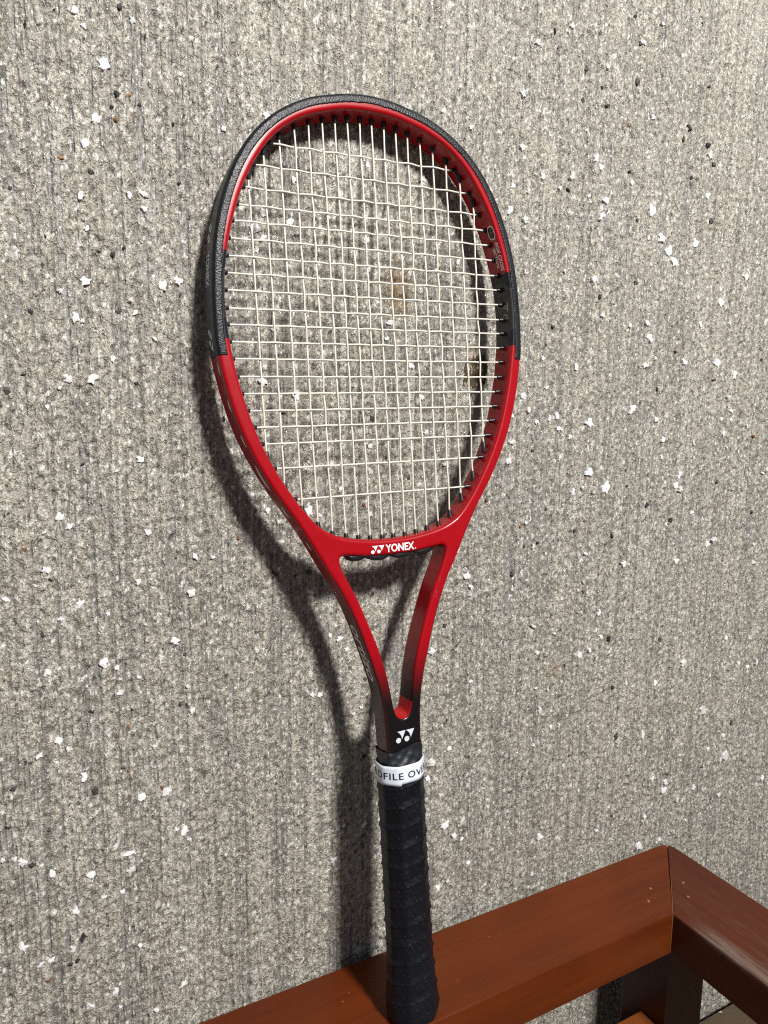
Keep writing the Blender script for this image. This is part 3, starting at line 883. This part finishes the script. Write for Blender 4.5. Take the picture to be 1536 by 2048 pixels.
def emblem():   # two balls and two pennants, unit box about 14 x 8
    return polys([disc(-5.3, -2.9, 2.05), disc(1.75, -2.9, 2.05), curved_tri((-6.1, 4.0), (0.9, 4.0), (-2.3, -2.4), 0.95), curved_tri((1.3, 4.0), (8.3, 4.0), (5.0, -2.4), 0.95)])
def put_front(name, V_, F_, mat, w):
    return mesh_obj(name, [(x * .001, -w * .001, y * .001) for x, y in V_], F_, mat, frame)
def walk(P, v0, down=True):
    """arc-length parametrisation of a half outline from height v0 downwards"""
    d = np.concatenate([[0], np.cumsum(np.linalg.norm(np.diff(P, axis=0), axis=1))])
    i = np.argmax(P[:, 1] <= v0)
    f = (P[i - 1, 1] - v0) / (P[i - 1, 1] - P[i, 1] + 1e-9)
    s0 = d[i - 1] + f * (d[i] - d[i - 1])
    def at(s):
        q = s0 + s
        x = np.interp(q, d, P[:, 0]); y = np.interp(q, d, P[:, 1])
        x2 = np.interp(q + 0.5, d, P[:, 0]); y2 = np.interp(q + 0.5, d, P[:, 1])
        return x, y, (x2 - x) / 0.5, (y2 - y) / 0.5
    return at
def put_side(name, V_, F_, mat, P, v0, sgn, outward, off):
    """text x runs down the outline, text y runs towards the viewer"""
    at = walk(P, v0); out = []
    for x, y in V_:
        px_, py_, tx, ty = at(x)
        L = math.hypot(tx, ty); nx__, ny__ = -ty / L, tx / L      # outward on the right half, path going down
        k = off * outward
        out.append((sgn * (px_ + nx__ * k) * .001, -y * .001, (py_ + ny__ * k) * .001))
    return mesh_obj(name, out, F_, mat, frame)
ink_w = simple("ink_white", (0.90, 0.90, 0.90), 0.35)
ink_s = simple("ink_silver", (0.62, 0.68, 0.76), 0.30)
ink_g = simple("ink_grey", (0.62, 0.70, 0.76), 0.35)
ink_c = simple("ink_cream", (0.85, 0.78, 0.75), 0.35)
ink_gold = simple("ink_gold", (0.42, 0.34, 0.27), 0.35)
ink_dim = simple("ink_dim", (0.20, 0.17, 0.19), 0.4)
ink_k = simple("ink_black", (0.012, 0.011, 0.02), 0.4)
# throat block emblem
V_, F_ = emblem()
V_ = V_ * [0.985, 0.97]; V_ = V_ + [0.0, 231.7]
put_front("emblem", V_, F_, ink_s, 10.6 + 0.12)
# bridge: emblem and name
V_, F_ = emblem()
V_ = V_ * [0.68, 0.62] + [-14.1, 371.1]
put_front("emblem", V_, F_, ink_w, 10.8 + 0.12)
V_, F_ = text_tris("YONEX", 6, bold=0.14)
put_front("lettering", fit(V_, -7.4, 15.9, 368.0, 373.7), F_, ink_w, 10.8 + 0.12)
put_front("lettering", np.array(disc(16.9, 368.8, 0.45, n=8)), [list(range(8))], ink_w, 10.8 + 0.12)
# inner face of the right side (printed on the other side too, as on the real frame)
INS = -0.45
def inner_print(V_, F_, mat, v0, name="lettering"):
    return put_side(name, V_, F_, mat, HEAD, v0, 1, -1, 0.15 + 0.14)
V_, F_ = text_tris("BOX CROSS", 4, bold=0.06, shear=0.15)
inner_print(fit(V_, 0, 21.5, 5.9, 9.8), F_, ink_w, 595.0)
V_, F_ = text_tris("SECTION", 3, bold=0.04, shear=0.15)
inner_print(fit(V_, 0, 15.0, 1.7, 4.6), F_, ink_w, 592.0)
def ring(w_, h_, t, c=2.2):
    def rr_(w, h, c): return [(-w, -h + c), (-w + c, -h), (w - c, -h), (w, -h + c), (w, h - c), (w - c, h), (-w + c, h), (-w, h - c)]
    a, b = rr_(w_, h_, c), rr_(w_ - t, h_ - t, max(0.3, c - t * 0.6))
    return a, b
a, b = ring(5.2, 3.9, 0.62)
Vr = np.array(a + b); Fr = [[k, (k + 1) % 8, 8 + (k + 1) % 8, 8 + k] for k in range(8) if k != 4 or True]
def icon():
    Vi = Vr + [5.2, 5.6]
    return Vi, [f for f in Fr]
Vi, Fi = icon()
inner_print(Vi, Fi, ink_w, 607.4, "emblem")
inner_print(np.array(b) * 0.98 + [5.2, 5.6], [list(range(8))], ink_k, 607.4, "emblem")
cr_ = polys([[(0.8, 5.45), (9.6, 5.45), (9.6, 5.8), (0.8, 5.8)], [(5.05, 2.4), (5.4, 2.4), (5.4, 8.8), (5.05, 8.8)]])
put_side("emblem", cr_[0], cr_[1], simple("ink_red", (0.45, 0.05, 0.04), 0.4), HEAD, 607.4, 1, -1, 0.15 + 0.22)
V_, F_ = text_tris("T", 6)
tb = polys([[(0, 6.2), (7.2, 6.2), (7.2, 7.6), (0, 7.6)], [(1.2, 0.2), (2.0, 0.2), (3.3, 6.2), (2.5, 6.2)], [(2.9, 0.2), (3.7, 0.2), (5.0, 6.2), (4.2, 6.2)]])
inner_print(tb[0], tb[1], ink_gold, 551.0)
V_, F_ = text_tris("8", 5, shear=0.2, bold=-0.02)
inner_print(fit(V_, 0, 4.6, 0.4, 7.2), F_, ink_gold, 542.5)
# outer face of the left side
V_, F_ = text_tris("YONEX", 6, bold=0.10)
put_side("lettering", fit(V_, 0, 22.5, -5.6, 3.6), F_, ink_g, OUT, 573.5, -1, 1, 0.15 + 0.55 + 0.12)
V_, F_ = emblem()
put_side("emblem", V_ * [0.95, 0.85] + [7, -3.5], F_, ink_g, OUT, 593.0, -1, 1, 0.15 + 0.55 + 0.12)
V_, F_ = emblem()
put_side("emblem", V_ * [0.95, 0.85] + [7, 0], F_, ink_g, OUT, 524.5, -1, 1, 0.15 + 0.55 + 0.12)
# script down the outer face of the left arm, small print below it
V_, F_ = text_tris("ortizo", 8, shear=0.35, bold=0.12)
put_side("lettering", fit(V_, 0, 45.5, -4.6, 7.6), F_, ink_c, OUT, 317.0, -1, 1, 0.15 + 0.12)
lines = []
for row in range(4):
    x = 0.0
    while x < 21:
        wd = random.uniform(0.5, 1.6)
        y = 5.2 - row * 3.0
        lines.append([(x, y), (x + wd, y), (x + wd, y + 1.3), (x, y + 1.3)])
        x += wd + random.uniform(0.35, 0.9)
Vl, Fl = polys(lines)
put_side("small_print", Vl, Fl, ink_dim, OUT, 261.0, -1, 1, 0.15 + 0.12)
# scallop reflections painted as pale crescents on the left outer face
for v0, ln, w0, w1 in ((503, 9.5, 5.6, 3.4), (479, 9.5, 6.2, 3.6), (456, 10, 6.4, 3.6), (436, 22, 4.2, -0.5), (407, 12, 1.5, -2.0), (381, 8, 2.6, -0.4)):
    top_ = [(ln * t, w0 - (w0 - w1) * 0.1 * t + 0.0) for t in np.linspace(0, 1, 9)]
    bot_ = [(ln * t, w0 - (w0 - w1) * math.sin(math.pi * t) ** 0.7) for t in np.linspace(0, 1, 9)]
    Vc, Fc = [], []
    for (a1, b1), (a2, b2) in zip(top_, bot_): Vc += [(a1, b1), (a2, b2)]
    Fc = [[2 * i, 2 * i + 2, 2 * i + 3, 2 * i + 1] for i in range(8)]
    put_side("side_glint", np.array(Vc), Fc, ink_c, OUT, v0, -1, 1, 0.15 + 0.12)
# knocks in the paint of the right arm
chipm = simple("bare_graphite", (0.07, 0.06, 0.075), 0.5)
for cu_, cv_, ru, rv in ((33.0, 334.0, 0.7, 2.3), (36.4, 344.0, 0.35, 1.5), (32.3, 331.0, 0.4, 0.8), (48.6, 369.4, 0.4, 1.0)):
    V_ = [(cu_ + ru * math.cos(t) * random.uniform(.5, 1.1), cv_ + rv * math.sin(t) * random.uniform(.6, 1.1)) for t in np.linspace(0, 2 * math.pi, 10)[:-1]]
    put_front("paint_chip", np.array(V_), [list(range(9))], chipm, 10.6 + 0.1)
# print on the finishing tape, wrapped round the handle
V_, F_ = text_tris("PROFILE OVER", 7.0, space=1.12, bold=0.10, cuts=0.9)
V_[:, 0] -= V_[:, 0].min()
wid = V_[:, 0].max()
Rt = 17.9
tv = []
for x, y in V_:
    s = -39.0 + x * (60.0 / wid)
    t_ = s / Rt
    y_ = y * 1.0
    r_ = float(tape_r(np.array([t_]))[0]) + 0.06 + 0.12
    tv.append((r_ * math.sin(t_) * .001, -r_ * math.cos(t_) * .001, (201.9 + 0.3 * math.sin(t_) + y_) * .001))
mesh_obj("lettering", tv, F_, ink_k, tape)
